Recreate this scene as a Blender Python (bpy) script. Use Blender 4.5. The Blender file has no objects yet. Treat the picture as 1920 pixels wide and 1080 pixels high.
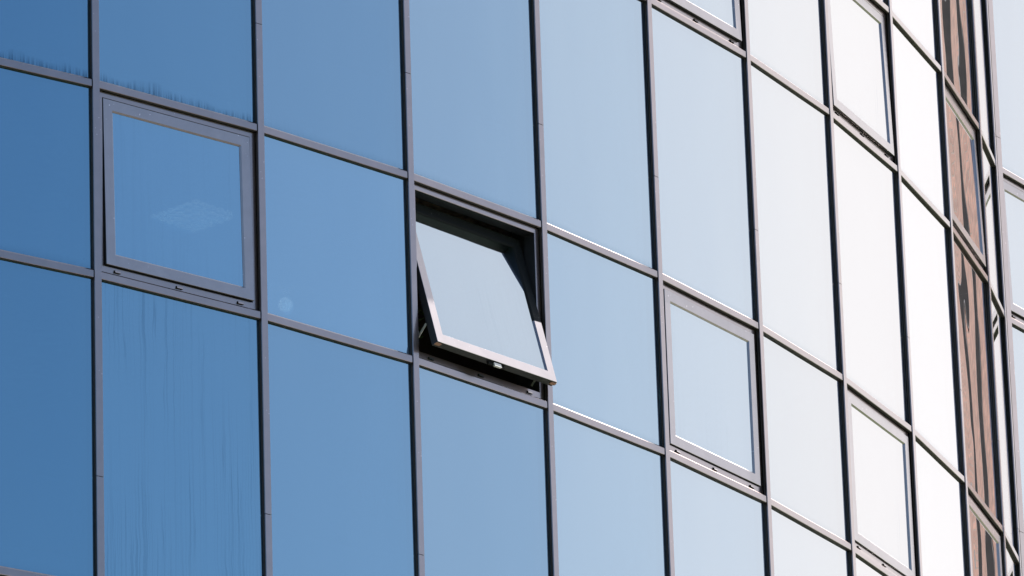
import bpy, math, random
import numpy as np
from mathutils import Vector, Matrix
random.seed(7)
sc = bpy.context.scene
W = 1.25                       # metres per facade module
ZA = 16.0                      # height of the transom under which the open window hangs
R = math.radians

# ---------------------------------------------------------------- camera
CAM = Vector((-17.63935*W, -23.11459*W, ZA - 11.50046*W))
yaw, pitch, roll, fpx = 0.71842, 0.34492, -0.03269, math.exp(1.86313)*1920
F = Vector((math.sin(yaw)*math.cos(pitch), math.cos(yaw)*math.cos(pitch), math.sin(pitch)))
Rt = Vector((math.cos(yaw), -math.sin(yaw), 0)); Up = Rt.cross(F)
R2 = Rt*math.cos(roll)+Up*math.sin(roll); U2 = -Rt*math.sin(roll)+Up*math.cos(roll)
cam = bpy.data.objects.new('camera', bpy.data.cameras.new('camera'))
sc.collection.objects.link(cam)
cam.matrix_world = Matrix(((R2.x, U2.x, -F.x, CAM.x), (R2.y, U2.y, -F.y, CAM.y), (R2.z, U2.z, -F.z, CAM.z), (0, 0, 0, 1)))
cam.data.sensor_width = 36; cam.data.lens = fpx/1920*36
cam.data.clip_start = 0.5; cam.data.clip_end = 5000
sc.camera = cam

# ---------------------------------------------------------------- sky, sun, exposure
SUN_AZ, SUN_EL = 10.2, 47.0     # azimuth counted from +x towards +y
sunv = Vector((math.cos(R(SUN_AZ))*math.cos(R(SUN_EL)), math.sin(R(SUN_AZ))*math.cos(R(SUN_EL)), math.sin(R(SUN_EL))))
world = bpy.data.worlds.new('World'); sc.world = world; world.use_nodes = True
nt = world.node_tree; N = nt.nodes; L = nt.links
bg = N['Background']; out = N['World Output']
sky = N.new('ShaderNodeTexSky'); sky.sky_type = 'NISHITA'; sky.sun_disc = False
sky.sun_elevation = R(SUN_EL); sky.sun_rotation = R(90-SUN_AZ)
sky.air_density = 1.0; sky.dust_density = 0.2; sky.ozone_density = 3.0
EXPO = 1.3; SKY_STRENGTH = 0.13/2**EXPO
# thin bright veil of cloud that thickens towards the sun
tc = N.new('ShaderNodeTexCoord')
GLOW = Vector((math.cos(R(20))*math.cos(R(22)), math.sin(R(20))*math.cos(R(22)), math.sin(R(22))))
dot = N.new('ShaderNodeVectorMath'); dot.operation = 'DOT_PRODUCT'; dot.inputs[1].default_value = GLOW
nrm = N.new('ShaderNodeVectorMath'); nrm.operation = 'NORMALIZE'
L.new(tc.outputs['Generated'], nrm.inputs[0]); L.new(nrm.outputs[0], dot.inputs[0])
ac = N.new('ShaderNodeMath'); ac.operation = 'ARCCOSINE'; L.new(dot.outputs['Value'], ac.inputs[0])
ramp = N.new('ShaderNodeValToRGB'); cr = ramp.color_ramp; cr.interpolation = 'LINEAR'
mr = N.new('ShaderNodeMapRange'); mr.inputs['From Min'].default_value = 0; mr.inputs['From Max'].default_value = R(90)
cn = N.new('ShaderNodeTexNoise'); cn.inputs['Scale'].default_value = 2.2; cn.inputs['Detail'].default_value = 3; cn.inputs['Roughness'].default_value = .45
L.new(nrm.outputs[0], cn.inputs['Vector'])
nm = N.new('ShaderNodeMath'); nm.operation = 'MULTIPLY_ADD'; nm.inputs[1].default_value = .10; nm.inputs[2].default_value = -.05
L.new(cn.outputs['Fac'], nm.inputs[0])
ad = N.new('ShaderNodeMath'); ad.operation = 'ADD'; L.new(ac.outputs[0], ad.inputs[0]); L.new(nm.outputs[0], ad.inputs[1])
L.new(ad.outputs[0], mr.inputs['Value']); L.new(mr.outputs[0], ramp.inputs['Fac'])
VEIL = [(0, 1.0), (15, 1.0), (23, .98), (29, .83), (32, .75), (40.5, .58), (49, .31), (57.5, .15), (66, .07), (75, 0.0), (90, 0)]
cr.elements[0].position = 0; cr.elements[0].color = (1, 1, 1, 1)
cr.elements[1].position = 1; cr.elements[1].color = (0, 0, 0, 1)
for a, v in VEIL[1:-1]:
    e = cr.elements.new(a/90); e.color = (v, v, v, 1)
VEIL_COL = (1.355/2**EXPO, 1.345/2**EXPO, 1.375/2**EXPO, 1)
mixw = N.new('ShaderNodeMix'); mixw.data_type = 'RGBA'
sk = N.new('ShaderNodeMix'); sk.data_type = 'RGBA'; sk.blend_type = 'MULTIPLY'; sk.inputs[0].default_value = 1
sk.inputs[7].default_value = (SKY_STRENGTH,)*3+(1,)
L.new(sky.outputs[0], sk.inputs[6])
L.new(ramp.outputs['Color'], mixw.inputs[0]); L.new(sk.outputs[2], mixw.inputs[6]); mixw.inputs[7].default_value = VEIL_COL
L.new(mixw.outputs[2], bg.inputs['Color']); bg.inputs['Strength'].default_value = 1.0

sun = bpy.data.objects.new('sun', bpy.data.lights.new('sun', 'SUN')); sc.collection.objects.link(sun)
sun.data.energy = 5.0; sun.data.angle = R(.53); sun.data.color = (1, .965, .925)
sun.rotation_euler = sunv.to_track_quat('Z', 'Y').to_euler(); sun.location = (30, 0, 60)
sc.view_settings.view_transform = 'Standard'; sc.view_settings.look = 'None'
sc.view_settings.exposure = EXPO; sc.view_settings.gamma = 1

# ---------------------------------------------------------------- materials
def newmat(name):
    m = bpy.data.materials.new(name); m.use_nodes = True
    return m, m.node_tree.nodes, m.node_tree.links, m.node_tree.nodes['Principled BSDF']

def paint(name, col, rough, spec=.5, metal=0., speck=.04, coat=0., cr=.13):
    m, n, l, b = newmat(name)
    if coat:
        b.inputs['Coat Weight'].default_value = coat; b.inputs['Coat Roughness'].default_value = cr; b.inputs['Coat IOR'].default_value = 2.5
    t = n.new('ShaderNodeTexCoord'); z = n.new('ShaderNodeTexNoise'); z.inputs['Scale'].default_value = 9; z.inputs['Detail'].default_value = 6
    l.new(t.outputs['Object'], z.inputs['Vector'])
    mp = n.new('ShaderNodeMapRange'); mp.inputs['From Min'].default_value = .3; mp.inputs['From Max'].default_value = .7
    mp.inputs['To Min'].default_value = 1-speck*2; mp.inputs['To Max'].default_value = 1+speck*2
    l.new(z.outputs['Fac'], mp.inputs['Value'])
    # small pale marks (bird lime, scratches)
    z2 = n.new('ShaderNodeTexNoise'); z2.inputs['Scale'].default_value = 55; z2.inputs['Detail'].default_value = 1
    l.new(t.outputs['Object'], z2.inputs['Vector'])
    gt = n.new('ShaderNodeMapRange'); gt.inputs['From Min'].default_value = .775; gt.inputs['From Max'].default_value = .79
    l.new(z2.outputs['Fac'], gt.inputs['Value'])
    mul = n.new('ShaderNodeMix'); mul.data_type = 'RGBA'; mul.blend_type = 'MULTIPLY'; mul.inputs[0].default_value = 1
    mul.inputs[6].default_value = (*col, 1); l.new(mp.outputs[0], mul.inputs[7])
    mk = n.new('ShaderNodeMix'); mk.data_type = 'RGBA'; l.new(gt.outputs[0], mk.inputs[0])
    l.new(mul.outputs[2], mk.inputs[6]); mk.inputs[7].default_value = (min(1, col[0]*2.2+.05), min(1, col[1]*2.2+.05), min(1, col[2]*2.1+.05), 1)
    l.new(mk.outputs[2], b.inputs['Base Color'])
    b.inputs['Roughness'].default_value = rough; b.inputs['Metallic'].default_value = metal
    b.inputs['Specular IOR Level'].default_value = spec
    return m

BOW = .0075
def glass(name, teeth=.0, streak=.0, bottom=.25, wave=1.0, refl=1.0, fine=1.0):
    m, n, l, b = newmat(name); n.remove(b); o = n['Material Output']
    uv = n.new('ShaderNodeUVMap'); sp = n.new('ShaderNodeSeparateXYZ'); l.new(uv.outputs[0], sp.inputs[0])
    def math_(op, a, bb=None, c=None, clamp=False):
        q = n.new('ShaderNodeMath'); q.operation = op; q.use_clamp = clamp
        for i, x in enumerate((a, bb, c)):
            if x is None: continue
            if isinstance(x, (int, float)): q.inputs[i].default_value = x
            else: l.new(x, q.inputs[i])
        return q.outputs[0]
    def noise(vx, vy, scale, detail=2, rough=.5):
        c = n.new('ShaderNodeCombineXYZ'); l.new(vx, c.inputs[0]); l.new(vy, c.inputs[1])
        t = n.new('ShaderNodeTexNoise'); t.inputs['Scale'].default_value = scale; t.inputs['Detail'].default_value = detail; t.inputs['Roughness'].default_value = rough
        l.new(c.outputs[0], t.inputs['Vector']); return t.outputs['Fac']
    u, v = sp.outputs[0], sp.outputs[1]
    # soft grime along the lower edge + comb of drip marks
    low = math_('SUBTRACT', 1.0, math_('DIVIDE', v, .075), clamp=True)
    grime = math_('MULTIPLY', math_('POWER', low, 1.5), bottom)
    comb = noise(math_('MULTIPLY', u, 62.), math_('MULTIPLY', v, .6), 1.0, 1.5)
    hgt = math_('MULTIPLY_ADD', noise(math_('MULTIPLY', u, 1.7), math_('MULTIPLY', v, 0.), 1.0), .34, -.085)
    fade = math_('SUBTRACT', 1.0, math_('DIVIDE', v, math_('MAXIMUM', hgt, .01)), clamp=True)
    cm = math_('MULTIPLY', math_('MULTIPLY_ADD', comb, 7., -3.05, clamp=True), math_('POWER', fade, .8))
    cm = math_('MULTIPLY', cm, teeth)
    # wandering drip lines
    wob = math_('MULTIPLY_ADD', noise(math_('MULTIPLY', u, 3.), math_('MULTIPLY', v, 5.), 1.0, 4), .035, u)
    st = noise(math_('MULTIPLY', wob, 38.), math_('MULTIPLY', v, .28), 1.0, 1.5)
    ln = math_('SUBTRACT', 1.0, math_('MULTIPLY', math_('ABSOLUTE', math_('SUBTRACT', st, .5)), 38.), clamp=True)
    ln = math_('MULTIPLY', ln, math_('MULTIPLY_ADD', noise(u, math_('MULTIPLY', v, .6), 1.6, 2), 2.8, -.85, clamp=True))
    ln = math_('MULTIPLY', ln, streak)
    # thin overall film and few dark specks
    film = math_('MULTIPLY', math_('SUBTRACT', noise(u, v, .8, 3), .5), .05)
    vo = n.new('ShaderNodeTexVoronoi'); vo.inputs['Scale'].default_value = 3.1
    cc = n.new('ShaderNodeCombineXYZ'); l.new(u, cc.inputs[0]); l.new(v, cc.inputs[1]); l.new(cc.outputs[0], vo.inputs['Vector'])
    sk_ = math_('MULTIPLY', math_('LESS_THAN', vo.outputs['Distance'], .014), .35)
    d = math_('ADD', math_('ADD', math_('ADD', grime, cm), math_('ADD', ln, sk_)), film, clamp=True)
    col = n.new('ShaderNodeMix'); col.data_type = 'RGBA'; l.new(d, col.inputs[0])
    # blue mirror coating: tinted when looked at squarely, neutral at grazing angles
    lw0 = n.new('ShaderNodeLayerWeight'); lw0.inputs['Blend'].default_value = .5
    tint = n.new('ShaderNodeMix'); tint.data_type = 'RGBA'; l.new(math_('MULTIPLY_ADD', lw0.outputs['Facing'], 2.7, -.68, clamp=True), tint.inputs[0])
    tint.inputs[6].default_value = (.50, .82, 1.0, 1); tint.inputs[7].default_value = (1, .98, .975, 1)
    l.new(tint.outputs[2], col.inputs[6]); col.inputs[7].default_value = (.16, .30, .40, 1)
    gl = n.new('ShaderNodeBsdfGlossy'); gl.inputs['Roughness'].default_value = 0.0; l.new(col.outputs[2], gl.inputs['Color'])
    # rolled-glass waviness
    wn = noise(math_('MULTIPLY', u, 1.6), math_('MULTIPLY', v, .8), 1.0, 1.2)
    wn2 = noise(math_('MULTIPLY', u, 6.), math_('MULTIPLY', v, 1.2), 1.0, 1.)
    hh = math_('ADD', math_('MULTIPLY', wn, .0022*wave), math_('MULTIPLY', wn2, .00018*wave*fine))
    # double glazing bows outward a little between its edges
    to = n.new('ShaderNodeTexCoord'); so = n.new('ShaderNodeSeparateXYZ'); l.new(to.outputs['Object'], so.inputs[0])
    dx = math_('SUBTRACT', so.outputs[0], .62)
    hh = math_('ADD', hh, math_('MULTIPLY', math_('MULTIPLY', dx, dx), -BOW))
    bp = n.new('ShaderNodeBump'); bp.inputs['Strength'].default_value = 1.0; bp.inputs['Distance'].default_value = 1.0
    l.new(hh, bp.inputs['Height']); l.new(bp.outputs[0], gl.inputs['Normal'])
    lw = n.new('ShaderNodeLayerWeight'); lw.inputs['Blend'].default_value = .5
    fr = math_('MULTIPLY_ADD', math_('POWER', lw.outputs['Facing'], 3.0), .96-.58*refl, .58*refl)
    tr = n.new('ShaderNodeBsdfTransparent'); tr.inputs['Color'].default_value = (.30, .36, .38, 1)
    mx = n.new('ShaderNodeMixShader'); l.new(fr, mx.inputs[0]); l.new(tr.outputs[0], mx.inputs[1]); l.new(gl.outputs[0], mx.inputs[2])
    l.new(mx.outputs[0], o.inputs['Surface'])
    return m

def brick(name):
    m, n, l, b = newmat(name)
    uv = n.new('ShaderNodeUVMap')
    bt = n.new('ShaderNodeTexBrick'); l.new(uv.outputs[0], bt.inputs['Vector'])
    bt.inputs['Scale'].default_value = 1; bt.inputs['Brick Width'].default_value = .225; bt.inputs['Row Height'].default_value = .075
    bt.inputs['Mortar Size'].default_value = .006; bt.inputs['Bias'].default_value = 0
    bt.inputs['Color1'].default_value = (.86, .37, .27, 1); bt.inputs['Color2'].default_value = (.60, .25, .185, 1); bt.inputs['Mortar'].default_value = (.58, .36, .29, 1)
    z = n.new('ShaderNodeTexNoise'); z.inputs['Scale'].default_value = 9; z.inputs['Detail'].default_value = 7; l.new(uv.outputs[0], z.inputs['Vector'])
    mp = n.new('ShaderNodeMapRange'); mp.inputs['From Min'].default_value = .3; mp.inputs['From Max'].default_value = .7; mp.inputs['To Min'].default_value = .74; mp.inputs['To Max'].default_value = 1.25
    l.new(z.outputs['Fac'], mp.inputs['Value'])
    mu = n.new('ShaderNodeMix'); mu.data_type = 'RGBA'; mu.blend_type = 'MULTIPLY'; mu.inputs[0].default_value = 1
    l.new(bt.outputs['Color'], mu.inputs[6]); l.new(mp.outputs[0], mu.inputs[7]); l.new(mu.outputs[2], b.inputs['Base Color'])
    b.inputs['Roughness'].default_value = .85
    bp = n.new('ShaderNodeBump'); bp.inputs['Distance'].default_value = .008; bp.invert = True; l.new(bt.outputs['Fac'], bp.inputs['Height']); l.new(bp.outputs[0], b.inputs['Normal'])
    return m

M_cap = paint('grey_anodised_paint', (.312, .220, .208), .30, spec=1, metal=.87, coat=1.)
M_sash = paint('grey_sash_paint', (.335, .28, .285), .30, spec=1, metal=.88, coat=.9, cr=.19)
M_black = paint('black_gasket_rubber', (.012, .010, .010), .6, spec=.2)
M_gask = paint('brown_black_gasket_lip', (.05, .04, .042), .5, spec=.3)
M_inner = paint('dark_inner_profile', (.02, .02, .026), .45)
M_rebate_shade = paint('dark_rebate_and_shade', (.02, .02, .024), .7, spec=.15)  # top rail's dark rebate; also paints the shade on the upper right stile
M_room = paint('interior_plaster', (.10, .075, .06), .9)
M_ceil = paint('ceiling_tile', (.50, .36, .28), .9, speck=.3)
M_steel = paint('pale_zinc', (.75, .72, .68), .3, metal=.4)
M_conc = paint('concrete', (.32, .31, .29), .85)
M_brick = brick('red_brown_brick')
M_dark = paint('dark_window_recess', (.30, .25, .25), .5)
M_leaf = paint('leaf_green', (.11, .15, .04), .6)
G_clean = glass('mirror_glass', bottom=.28, teeth=.04)
G_teeth = glass('mirror_glass_drip_marks', bottom=.4, teeth=.95)
G_streak = glass('mirror_glass_streaked', bottom=.1, streak=.36)
G_soft = glass('mirror_glass_dusty_foot', bottom=.35, teeth=.10)
G_sash = glass('mirror_glass_sash', bottom=.03, streak=.06)
G_wavy = glass('mirror_glass_wavy', bottom=.08, wave=1.5, fine=.35)
G_pale = glass('mirror_glass_paler', bottom=.12, refl=1.1)
G_deep = glass('mirror_glass_deeper', bottom=.2, refl=.965)

# ---------------------------------------------------------------- facade plan
TH = [0.07201*k - 2e-5*k*k for k in range(10)]; TH[9] -= .00285
WID = [.99453, 1.00336, 1.00145, .99583, 1.00668, 1.00245, 1.00958, .99839, .98769, .66869]
X = {0: Vector((0, 0))}
for k in range(10):
    X[k+1] = X[k]+Vector((math.cos(TH[k]), math.sin(TH[k])))*WID[k]*W
T = {k: TH[k] for k in range(10)}; WD = {k: WID[k]*W for k in range(10)}
KMIN = -6
for k in range(-1, KMIN-1, -1):
    T[k] = .07201*k; WD[k] = W
    X[k] = X[k+1]-Vector((math.cos(T[k]), math.sin(T[k])))*W
T[10] = R(16.5); WD[10] = W*1.0
X[11] = X[10]+Vector((math.cos(T[10]), math.sin(T[10])))*WD[10]
H1, H2 = .96024*W, 1.53744*W
PER = H1+H2
LV = {}                          # level index: even = level under which a short row hangs ('a' = 0)
def lev(i):                      # a=0, c=1, d=2 ; b=-1, e=-2
    f, r = divmod(i, 2)
    return ZA+f*PER+(H2 if r else 0)
IMIN, IMAX = -9, 7               # levels of the whole facade
ROOF = lev(IMAX)+.6

def frame(k):                    # matrix: local (s along, o outward, z) -> world
    u = (math.cos(T[k]), math.sin(T[k])); n = (u[1], -u[0]); p = X[k]
    # right handed: x=u, y=-n(inward), z up ; local y is inward so o = -y
    return Matrix(((u[0], -n[0], 0, p.x), (u[1], -n[1], 0, p.y), (0, 0, 1, 0), (0, 0, 0, 1)))

# ---------------------------------------------------------------- mesh helper
class MB:
    def __init__(s): s.v = []; s.f = []; s.m = []; s.uv = []
    def face(s, pts, mi=0, uv=None):
        b = len(s.v); s.v += [tuple(p) for p in pts]; s.f.append(tuple(range(b, b+len(pts)))); s.m.append(mi)
        s.uv.append(uv or [(p[0], p[2]) for p in pts])
    def loop(s, prof_a, prof_b, mats, caps=True, capmat=None):
        # skin between two equally long closed profiles
        n = len(prof_a)
        for i in range(n):
            j = (i+1) % n
            s.face([prof_a[i], prof_a[j], prof_b[j], prof_b[i]], mats[i])
        if caps:
            cm = mats[0] if capmat is None else capmat
            s.face(list(reversed(prof_a)), cm); s.face(list(prof_b), cm)
    def box(s, x0, x1, y0, y1, z0, z1, mi=0, uvoff=None):
        P = [(x0, y0, z0), (x1, y0, z0), (x1, y1, z0), (x0, y1, z0), (x0, y0, z1), (x1, y0, z1), (x1, y1, z1), (x0, y1, z1)]
        for q in ((0, 1, 5, 4), (2, 3, 7, 6), (1, 2, 6, 5), (3, 0, 4, 7), (4, 5, 6, 7), (3, 2, 1, 0)):
            pts = [P[i] for i in q]
            uv = [((p[0]-x0)+(uvoff or 0), p[2]-z0) for p in pts] if uvoff is not None else None
            s.face(pts, mi, uv)
    def add(s, o, mat=None):
        b = len(s.v)
        s.v += [tuple((mat @ Vector(p))) if mat is not None else p for p in o.v]
        s.f += [tuple(i+b for i in f) for f in o.f]; s.m += o.m; s.uv += o.uv
    def mesh(s, name, mats):
        me = bpy.data.meshes.new(name); me.from_pydata(s.v, [], s.f)
        for m in mats: me.materials.append(m)
        me.polygons.foreach_set('material_index', s.m)
        ul = me.uv_layers.new(name='UVMap')
        ul.data.foreach_set('uv', [c for f in s.uv for p in f for c in p])
        import bmesh
        bm = bmesh.new(); bm.from_mesh(me); bmesh.ops.remove_doubles(bm, verts=bm.verts, dist=1e-5)
        bmesh.ops.recalc_face_normals(bm, faces=bm.faces); bm.to_mesh(me); bm.free()
        return me
    def build(s, name, mats, parent=None, mw=None, label=None):
        ob = bpy.data.objects.new(name, s.mesh(name, mats if isinstance(mats, (list, tuple)) else [mats]))
        sc.collection.objects.link(ob)
        if parent is not None: ob.parent = parent
        if mw is not None: ob.matrix_local = mw
        if label: ob['label'] = label
        return ob

def ring(mb, x0, x1, z0, z1, prof, mats, yoff=0., split=None, mats2=None):
    """mitred rectangular frame; prof = closed list of (inset, o) with o outward"""
    n = len(prof)
    def corner(c, d, o):
        xs = (x0+d, x1-d, x1-d, x0+d)[c]; zs = (z0+d, z0+d, z1-d, z1-d)[c]
        return (xs, -(o)+yoff, zs)
    for c in range(4):
        c2 = (c+1) % 4
        for i in range(n):
            j = (i+1) % n
            a, b, d, e = corner(c, *prof[i]), corner(c, *prof[j]), corner(c2, *prof[j]), corner(c2, *prof[i])
            if split is None or c == 0: mb.face([a, b, d, e], mats[i])
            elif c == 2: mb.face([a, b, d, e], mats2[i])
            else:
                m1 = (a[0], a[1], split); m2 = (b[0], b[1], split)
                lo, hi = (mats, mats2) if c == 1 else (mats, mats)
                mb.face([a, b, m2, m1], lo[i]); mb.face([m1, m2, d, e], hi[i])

def empty(name, loc, label, cat, group=None):
    o = bpy.data.objects.new(name, None); sc.collection.objects.link(o); o.location = loc
    o['label'] = label; o['category'] = cat
    if group: o['group'] = group
    return o
def tag(o, label=None, cat=None, group=None, kind=None):
    if label: o['label'] = label
    if cat: o['category'] = cat
    if group: o['group'] = group
    if kind: o['kind'] = kind
    return o

building = empty('office_building', (0, 0, 0), 'curved mirror glass office building with grey frames and one window tilted wide open', 'building')

# ---------------------------------------------------------------- transoms
def transom_mb(w, s0=.027, s1=None):
    s1 = w-.030 if s1 is None else s1
    prof = [(-.002, 0), (0, .002), (0, .043), (-.010, .053), (-.0203, .053), (-.0203, .004), (-.005, .004), (-.005, 0)]   # (o,z)
    mats = [0, 0, 0, 0, 1, 1, 1, 0]
    mb = MB()
    a = [(s0, -o, z) for o, z in prof]; b = [(s1, -o, z) for o, z in prof]
    mb.loop(a, b, mats, capmat=1)
    g = MB(); g.box(s0, s1, .0055, .0201, -.003, .0037, 0)     # rubber lip under the cap
    for f in range(len(g.f)): g.m[f] = 2
    mb.add(g)
    # inner box section behind the glass
    g = MB(); g.box(s0+.002, s1-.002, .070, .19, -.002, .05, 3); mb.add(g)
    return mb
TM = [M_cap, M_black, M_gask, M_inner]

# ---------------------------------------------------------------- glass
def pane_mb(w, z0, z1, uvoff, x0=.012, x1=None, y=.0205, th=.028):
    mb = MB(); mb.box(x0, w-.012 if x1 is None else x1, y, y+th, z0, z1, 0, uvoff=uvoff); return mb

# ---------------------------------------------------------------- windows
def window(parent, k, zl, zu, label=None, tilt=0.0, merged=None, lock=False):
    """centre-pivot window between the transom at zl and the one at zu"""
    w = WD[k]; z0, z1 = zl+.0525, zu-.0035
    mb = MB()
    fi, ft, fb = .0440, .0385, .0505     # visible widths of the fixed frame: sides, top, bottom
    # fixed frame as mitred ring with different bar widths (ring works with equal insets, so use offsets)
    X0, X1, Z0, Z1 = .0225, w-.0225, z0, z1
    sx0, sx1, sz0, sz1 = .0225+fi, w-.0225-fi, z0+fb-.0005, z1-ft
    def fr(o, t):                         # t=0 outer edge, 1 inner edge
        return [(X0+(sx0-X0)*t, -o, Z0+(sz0-Z0)*t), (X1+(sx1-X1)*t, -o, Z0+(sz0-Z0)*t), (X1+(sx1-X1)*t, -o, Z1+(sz1-Z1)*t), (X0+(sx0-X0)*t, -o, Z1+(sz1-Z1)*t)]
    lay = [fr(-.027, 0), fr(-.027, .95), fr(-.029, 1), fr(-.115, 1), fr(-.115, 0)]
    for i in range(len(lay)):
        A = lay[i]; B = lay[(i+1) % len(lay)]
        for c in range(4):
            d = (c+1) % 4
            mb.face([A[c], A[d], B[d], B[c]], [0, 0, 1, 1, 1][i])
    # sash, built about its pivot
    gap = .003
    ax0, ax1, az0, az1 = sx0+gap, sx1-gap, sz0+gap, sz1-gap
    pz = (az0+az1)/2; py = .039
    sb = MB()
    prof = [(0, -.0155), (.0015, -.014), (.066, -.014), (.075, -.023), (.075, -.030), (.075, -.0655), (.001, -.0655), (0, -.064)]
    ring(sb, ax0, ax1, az0-pz, az1-pz, prof, [0, 0, 0, 0, 1, 1, 1, 1], yoff=-py, split=-.09 if tilt > 5 else None, mats2=[2]*8)  # above the split the right stile's shade is put in as dark colour
    gb = MB(); gb.box(ax0+.0755, ax1-.0755, .0245-py, .0495-py, az0+.0755-pz, az1-.0755-pz, 0, uvoff=3.7*k+2)
    rot = Matrix.Translation((0, py, pz)) @ Matrix.Rotation(-R(tilt), 4, 'X')
    caps = MB()
    for i in range(3):
        s = w/2+(i-1)*.46; zc = z0+.0245; q = MB()
        a = [(s-.024, .0268, zc-.008), (s+.024, .0268, zc-.008), (s+.024, .0268, zc+.008), (s-.024, .0268, zc+.008)]
        bq = [(s-.021, .015, zc-.007), (s+.021, .015, zc-.007), (s+.021, .019, zc+.006), (s-.021, .019, zc+.006)]
        q.loop(a, bq, [0, 0, 0, 0]); q.m = [1]+q.m[1:3]+[1]+q.m[4:]
        caps.__dict__.setdefault('parts', []).append(q)
    fm = frame(k)
    if merged is not None:
        merged[0].add(mb, fm); merged[0].add(sb, fm @ rot)
        for q in caps.parts: merged[0].add(q, fm)
        merged[1].add(gb, fm @ rot); return
    wo = mb.build('window', [M_cap, M_inner], parent, fm, label)
    so = sb.build('sash', [M_sash, M_inner, M_rebate_shade], wo, rot)
    gm = G_wavy if k == 8 else (G_streak2 if k == 0 else G_sash)
    gb.build('pane', [gm], wo, rot)
    for q in caps.parts: q.build('drainage_cap', [M_sash, M_black], wo)
    if lock:
        hb = MB(); hb.box(w/2-.075, w/2+.075, .03-py, .046-py, az0-pz-.020, az0-pz-.0005, 0)
        hb.box(w/2-.032, w/2+.032, .020-py, .034-py, az0-pz-.030, az0-pz-.006, 1)
        hb.build('latch', [M_black, M_steel], wo, rot)
        for s in (ax0, ax1):
            cb = MB(); x = s-.002 if s == ax0 else s-.043
            cb.box(x, x+.045, .022-py, .045-py, az0-pz-.006, az0-pz-.0005, 0); cb.build('corner_seal', [M_seal], wo, rot)
        # folding stays at both jambs, from the fixed frame to the back of the sash
        for s in (sx0+.006, sx1-.012):
            st = MB(); a = Vector((s, .085, az0+.05)); b_ = rot @ Vector((s, .030, az0+.16-pz)); d = (b_-a).normalized(); nn = Vector((0, d.z, -d.y))*.007
            P = [a-nn, a+nn, b_+nn, b_-nn]; ex = Vector((.004, 0, 0))
            st.loop([tuple(p) for p in P], [tuple(p+ex) for p in P], [0]*4); st.build('stay_arm', [M_steel], wo)
    return wo
G_streak2 = glass('mirror_glass_sash_streaked', bottom=.03, streak=.12, refl=1.12)
M_seal = paint('pale_red_seal', (.45, .22, .16), .7)

VIEW_I = range(-4, 3)          # rows whose pieces are separate parts (row i lies between level i-1.. i)
def row(i): return lev(i-1), lev(i)      # row i: between level i-1 and level i ; even i = short row with windows
ORD = {1: 'tall', 0: 'short'}
rest_f, rest_g, rest_w, rest_t = MB(), MB(), MB(), MB()
for k in range(KMIN, 11):
    fm = frame(k); near = k >= -2
    for i in range(IMIN, IMAX+1):
        if near and -3 <= i <= 3:
            s1 = None; s0 = .027
            if k == 9: s1 = WD[k]-.068
            if k == 10: s0 = .073
            ob = transom_mb(WD[k], s0, s1).build('transom', TM, building, fm @ Matrix.Translation((0, 0, lev(i))))
        else:
            s1 = None; s0 = .027
            if k == 9: s1 = WD[k]-.068
            if k == 10: s0 = .073
            rest_t.add(transom_mb(WD[k], s0, s1), fm @ Matrix.Translation((0, 0, lev(i))))
    for i in range(IMIN+1, IMAX+1):
        zl, zu = row(i); nearrow = near and -3 <= i <= 3
        if i % 2 == 0 and k % 2 == 0:
            if nearrow:
                lab = None; tilt = 0; lock = False
                if (k, i) == (2, 0): tilt = 15.0; lock = True; lab = 'window tilted open on its horizontal pivot, bottom pushed outward'
                elif (k, i) in ((0, 0), (4, 2), (6, 2), (8, 2), (10, 2)): tilt = {0: 1.0, 4: 1.3, 6: 1.2, 8: 1.2, 10: .9}[k]; lab = 'window left very slightly ajar'
                window(building, k, zl, zu, lab, tilt, lock=lock)
            else:
                window(building, k, zl, zu, merged=(rest_w, rest_g))
        else:
            off = 3.1*k+1.7*i
            x0, x1 = .012, WD[k]-.012
            if k == 9: x1 = WD[k]-.03
            if k == 10: x0 = .03
            mb = pane_mb(WD[k], zl+.03, zu+.02, off, x0, x1)
            if nearrow:
                if k in (8,): gm = G_wavy
                elif (k, i) in ((0, 1), (-1, 1)): gm = G_teeth
                elif (k, i) in ((1, 1), (2, 1), (3, 1), (-1, 0)): gm = G_soft
                elif (k, i) == (0, -1): gm = G_streak
                elif (k, i) == (1, 0): gm = G_pale
                elif (k, i) in ((-1, -1), (2, -1), (5, 0), (3, 1), (1, 2)): gm = G_deep
                else: gm = G_clean
                # every pane sits a hair differently in its gaskets
                r = Matrix.Translation((WD[k]/2, .038, (zl+zu)/2)) @ Matrix.Rotation(R(random.uniform(-.07, .07)), 4, 'Z') @ Matrix.Rotation(R(random.uniform(-.1, .1)), 4, 'X') @ Matrix.Translation((-WD[k]/2, -.038, -(zl+zu)/2))
                lb = {(0, -1): 'glass panel with long wandering drip lines', (0, 1): 'glass panel with a comb of dark drip marks along its foot',
                      (-1, 1): 'glass panel with dark drip marks along its foot'}.get((k, i))
                mb.build('glass_panel', [gm], building, fm @ r, lb)
            else:
                rest_g.add(mb, fm)
for mb, nm, ms in ((rest_t, 'transom', TM), (rest_w, 'window', [M_cap, M_inner]), (rest_g, 'glass_panel', [G_clean])):
    o = mb.build(nm, ms, building); o['kind'] = 'stuff'

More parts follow.
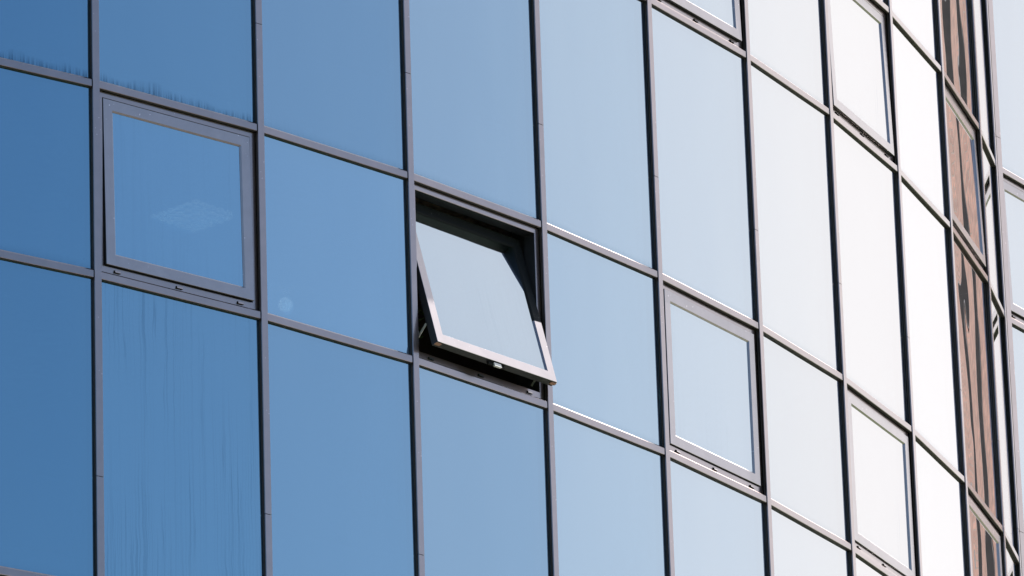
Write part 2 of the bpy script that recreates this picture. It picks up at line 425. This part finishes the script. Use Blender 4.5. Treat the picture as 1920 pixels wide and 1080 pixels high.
# ---------------------------------------------------------------- mullions
ZB, ZT = 0.9, ROOF
def cap_profile(hw=.025):
    # (s, o) outline of the cover cap
    return [(-hw, -.004), (-hw, .0025), (-hw+.002, .0045), (hw-.002, .0045), (hw, .0025), (hw, -.004)]
for k in range(KMIN, 12):
    if k in (KMIN,): th = T[k]
    elif k == 10: th = T[9]
    elif k == 11: th = T[10]
    else: th = (T[k-1]+T[k])/2
    u = (math.cos(th), math.sin(th)); n = (u[1], -u[0]); p = X[k]
    fm = Matrix(((u[0], -n[0], 0, p.x), (u[1], -n[1], 0, p.y), (0, 0, 1, 0), (0, 0, 0, 1)))
    zj = [lev(i)+.70 for i in range(IMIN-1, IMAX) if i % 2 == 0]
    if k == 10: zj = [z-.70+.27 for z in zj]
    zs = [ZB]+[z for z in zj if ZB < z < ZT]+[ZT]
    mb = MB()
    if k != 10:
        for a, b in zip(zs[:-1], zs[1:]):
            pr = cap_profile()
            mb.loop([(s, -o, a+.002) for s, o in pr], [(s, -o, b-.002) for s, o in pr], [0]*6, capmat=0)
        mb.box(-.0215, .0215, .0042, .0092, ZB, ZT, 1)         # pressure plate, black
        mb.box(-.0245, .0245, .0094, .0201, ZB, ZT, 2)         # gasket lips on the glass
        mb.box(-.0105, .0105, .0203, .0715, ZB, ZT, 1)
        mb.box(-.028, .028, .072, .24, ZB, ZT, 3)              # inner box section
        mb.build('mullion', [M_cap, M_black, M_gask, M_inner], building, fm)
    else:
        # re-entrant corner: two flanges, each in the plane of its own facet
        t2 = T[10]-T[9]
        for a, b in zip(zs[:-1], zs[1:]):
            pr = [(-.07, -.004), (-.07, .0025), (-.068, .0045), (.0007, .0045), (.0, -.004)]
            mb.loop([(s, -o, a+.002) for s, o in pr], [(s, -o, b-.002) for s, o in pr], [0]*5, capmat=0)
            c, s_ = math.cos(t2), math.sin(t2)
            pr2 = [(.0022, -.004), (.0030, .0060), (.0740, .0060), (.076, .004), (.076, -.004)]
            def w2(s, o, z):
                # rotate (s, y=-o) by t2 about z
                y = -o; return (s*c-y*s_, s*s_+y*c, z)
            mb.loop([w2(s, o, a+.002) for s, o in pr2], [w2(s, o, b-.002) for s, o in pr2], [0]*5, capmat=0)
        g = MB(); g.box(-.066, -.002, .0042, .0201, ZB, ZT, 1); mb.add(g)
        g = MB(); g.box(.002, .072, .0042, .0201, ZB, ZT, 1); mb.add(g, Matrix.Rotation(t2, 4, 'Z'))
        mb.box(-.028, .028, .075, .24, ZB, ZT, 3)
        mb.build('mullion', [M_cap, M_black, M_gask, M_inner], building, fm, 'wide mullion in the inside corner')

# ---------------------------------------------------------------- floors, ceilings, shell of the building
def offset_chain(d):
    pts = []
    for k in range(KMIN, 12):
        th = T[k] if k == KMIN else (T[10] if k == 11 else (T[k-1]+T[k])/2)
        n = Vector((-math.sin(th), math.cos(th)))            # inward
        pts.append(X[k]+n*d)
    return pts
def slab(z0, z1, d, back, mats, name, parent=building):
    ch = offset_chain(d)
    poly = [(p.x, p.y) for p in ch]+[(ch[-1].x+1.0, back), (ch[0].x-.5, back)]
    mb = MB(); mb.loop([(x, y, z0) for x, y in poly], [(x, y, z1) for x, y in poly], [0]*len(poly)); 
    return mb.build(name, mats, parent)
BACK = 13.0
fl = MB()
for f in range(-4, 4):
    zc = lev(2*f)+.24
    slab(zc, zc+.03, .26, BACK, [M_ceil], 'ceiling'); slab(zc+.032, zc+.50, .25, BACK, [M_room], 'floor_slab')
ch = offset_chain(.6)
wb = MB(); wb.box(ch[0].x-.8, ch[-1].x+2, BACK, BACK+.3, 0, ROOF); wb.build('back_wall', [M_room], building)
# room dividers across the depth, so that the offices behind the glass are closed rooms
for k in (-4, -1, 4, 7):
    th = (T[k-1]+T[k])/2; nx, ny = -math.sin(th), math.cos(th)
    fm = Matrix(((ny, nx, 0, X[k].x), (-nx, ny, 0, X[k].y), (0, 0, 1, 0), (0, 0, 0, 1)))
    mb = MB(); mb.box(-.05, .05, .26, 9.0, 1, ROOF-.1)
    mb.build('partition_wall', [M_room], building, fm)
th = T[KMIN]; mb = MB(); mb.box(-.35, -.05, .0, 13.5, 0, ROOF); mb.build('end_wall', [M_conc], building, frame(KMIN))
slab(ROOF, ROOF+.35, -.10, BACK+.3, [M_conc], 'roof_edge')
slab(0.0, .9, .02, BACK+.3, [M_conc], 'plinth')

# ---------------------------------------------------------------- brick stair tower joined to the short wing
tower = empty('brick_building', (X[11].x, X[11].y, 0), 'red brown brick tower with tall dark window slots beside the short glass wing', 'building')
tower_m = Matrix.Rotation(T[10], 4, 'Z')
bw = MB(); x = .05; FR = .03                     # front of the piers
HT = ROOF+3
bays = []
xs = x
for i in range(8):
    pw = (1.9, 1.5, 2.1, 1.7)[i % 4]; rw = (.55, .7, .5)[i % 3]
    bays.append((xs, xs+pw, xs+pw+rw)); xs += pw+rw
END = xs
def bx(mb, x0, x1, y0, y1, z0, z1, mi=0):
    P = [(x0, y0), (x1, y0), (x1, y1), (x0, y1)]
    acc = 0; 
    for a in range(4):
        p, q = P[a], P[(a+1) % 4]; ln = math.hypot(q[0]-p[0], q[1]-p[1])
        o = x0 if a in (0, 2) else y0+.1125
        mb.face([(p[0], p[1], z0), (q[0], q[1], z0), (q[0], q[1], z1), (p[0], p[1], z1)], mi, [(o, z0), (o+ln, z0), (o+ln, z1), (o, z1)])
    mb.face([(a, b, z1) for a, b in P], mi); mb.face([(a, b, z0) for a, b in reversed(P)], mi)
for a, b, c in bays:
    bx(bw, a, b, FR, .30, 0, HT)
    bx(bw, b+.0005, c-.0005, FR, .30, 0, 1.2)
    bx(bw, b+.0005, c-.0005, FR+.001, .30, HT-1.5, HT)
bx(bw, END, END+1.2, FR, .30, 0, HT)
bx(bw, x, END+1.2, .302, 9, 0, HT)
bw.build('wall', [M_brick], tower, tower_m)
for a, b, c in bays:
    g = MB(); bx(g, b+.002, c-.002, FR+.14, FR+.20, 1.2, HT-1.5)
    for q0, q1 in ((b, b+.03), (c-.03, c)): bx(g, q0, q1, FR-.003, FR+.139, 1.2, HT-1.5)
    wf = g.build('window', [M_dark], tower, tower_m)
    g = MB()
    for z in np.arange(2.6, HT-2, 1.56):
        g.box(b+.035, c-.035, FR+.10, FR+.138, float(z), float(z)+.06)
    g.box(b+.035, b+.08, FR+.099, FR+.139, 1.25, HT-1.55)
    g.build('window_bars', [M_inner], wf)

# ---------------------------------------------------------------- ground
def struct(mb, name, mat):
    o = mb.build(name, [mat]); o['kind'] = 'structure'; return o
g = MB(); g.box(-1500, 1500, -1500, 1500, -1, 0)
M_grass = paint('grass', (.06, .09, .03), .9, speck=.2); M_asph = paint('asphalt', (.05, .05, .05), .9, speck=.15); M_pave = paint('paving', (.28, .27, .25), .85, speck=.12)
struct(g, 'ground', M_grass)
g = MB(); g.box(-60, 60, -16, -6, .0, .012); struct(g, 'road', M_asph)
g = MB(); g.box(-60, 60, -6, -2.5, 0, .13); struct(g, 'pavement', M_pave)

# ---------------------------------------------------------------- ceiling lights seen faintly behind the glass
def emis(name, col, st):
    m, n, l, b = newmat(name); b.inputs['Base Color'].default_value = (.7, .7, .7, 1)
    b.inputs['Emission Color'].default_value = (*col, 1); b.inputs['Emission Strength'].default_value = st; return m
E_tube = emis('lit_diffuser', (1, .98, .92), .5); E_disc = emis('lit_disc', (1, .96, .9), 1.1)
def louvre(x, y, f, label):
    z = lev(2*f)+.24
    o = empty('ceiling_light', (x, y, z-.002), label, 'ceiling light', 'office ceiling lights behind the glass')
    o.rotation_euler = (0, 0, R(8))
    rm = Matrix.Rotation(R(-90), 4, 'X')
    g = MB(); g.box(-.23, .23, -.23, .23, -.0035, 0.); g.build('housing', [M_inner], o)
    g = MB()
    for a in range(6):
        for b in range(6):
            x0 = -.21+a*.072; y0 = -.21+b*.072; g.box(x0, x0+.04, y0, y0+.038, -.022, -.004)
    g.build('diffuser', [E_tube], o)
    return o
louvre(2.198, 1.862, 0, 'square louvred ceiling light glowing faintly behind the closed window at left')
louvre(6.662, 3.039, 0, 'square louvred ceiling light glowing faintly in the pane right of the open window')
z = lev(0)+.24
o = empty('ceiling_light', (3.551, 2.643, z), 'small globe light glowing as a round pale spot behind a fixed pane', 'ceiling light', 'office ceiling lights behind the glass')
def disc(r0, r1, z0, z1, n=28):
    m = MB(); m.loop([(r0*math.cos(2*math.pi*i/n), r0*math.sin(2*math.pi*i/n), z0) for i in range(n)], [(r1*math.cos(2*math.pi*i/n), r1*math.sin(2*math.pi*i/n), z1) for i in range(n)], [0]*n); return m
disc(.035, .045, -.012, -.001).build('housing', [M_steel], o); disc(.006, .006, -.05, -.0125, 10).build('stem', [M_steel], o)
def globe(r, zc, n=20, m=12):
    b = MB(); P = lambda i, j: (r*math.sin(math.pi*j/m)*math.cos(2*math.pi*i/n), r*math.sin(math.pi*j/m)*math.sin(2*math.pi*i/n), zc+r*math.cos(math.pi*j/m))
    for i in range(n):
        for j in range(m):
            q = [P(i, j), P(i+1, j), P(i+1, j+1), P(i, j+1)]
            if j == 0: q = [q[0], q[2], q[3]]
            elif j == m-1: q = q[:3]
            b.face(q)
    return b
globe(.048, -.095).build('diffuser', [E_disc], o)

# ---------------------------------------------------------------- pot plant standing inside behind the open window
fm = frame(2)
pb = fm @ Vector((.20, .55, 0)); zf = lev(-2)+.24+.50
plant = empty('potted_plant', (pb.x, pb.y, zf), 'leafy green plant standing in the dark room just inside the open window', 'plant')
disc(.13, .18, 0, .32).build('pot', [M_dark], plant)
g = MB()
for i in range(9):
    a = i*.7; x, y = .05*math.cos(a), .05*math.sin(a); t = MB()
    t.box(-.006, .006, -.006, .006, .3, 1.5)
    g.add(t, Matrix.Rotation(.09*math.cos(a*3), 4, 'X') @ Matrix.Rotation(.08*math.sin(a*2), 4, 'Y') @ Matrix.Translation((x, y, 0)))
g.build('stem', [M_leaf], plant)
g = MB()
for i in range(420):
    th = random.uniform(0, 6.283); r = .28*math.sqrt(random.random()); z = random.uniform(.55, 1.75)
    s = random.uniform(.04, .08); m = Matrix.Translation((r*math.cos(th), r*math.sin(th), z)) @ Matrix.Rotation(th, 4, 'Z') @ Matrix.Rotation(random.uniform(-.9, .9), 4, 'Y') @ Matrix.Rotation(random.uniform(-.8, .8), 4, 'X')
    pts = [(0, 0, 0), (s*.6, s*.35, .01), (s*1.6, 0, -.01), (s*.6, -s*.35, .01)]
    g.face([tuple(m @ Vector(q)) for q in pts])
g.build('leaves', [M_leaf], plant)

sc.cycles.max_bounces = 10; sc.cycles.transparent_max_bounces = 12; sc.cycles.glossy_bounces = 6
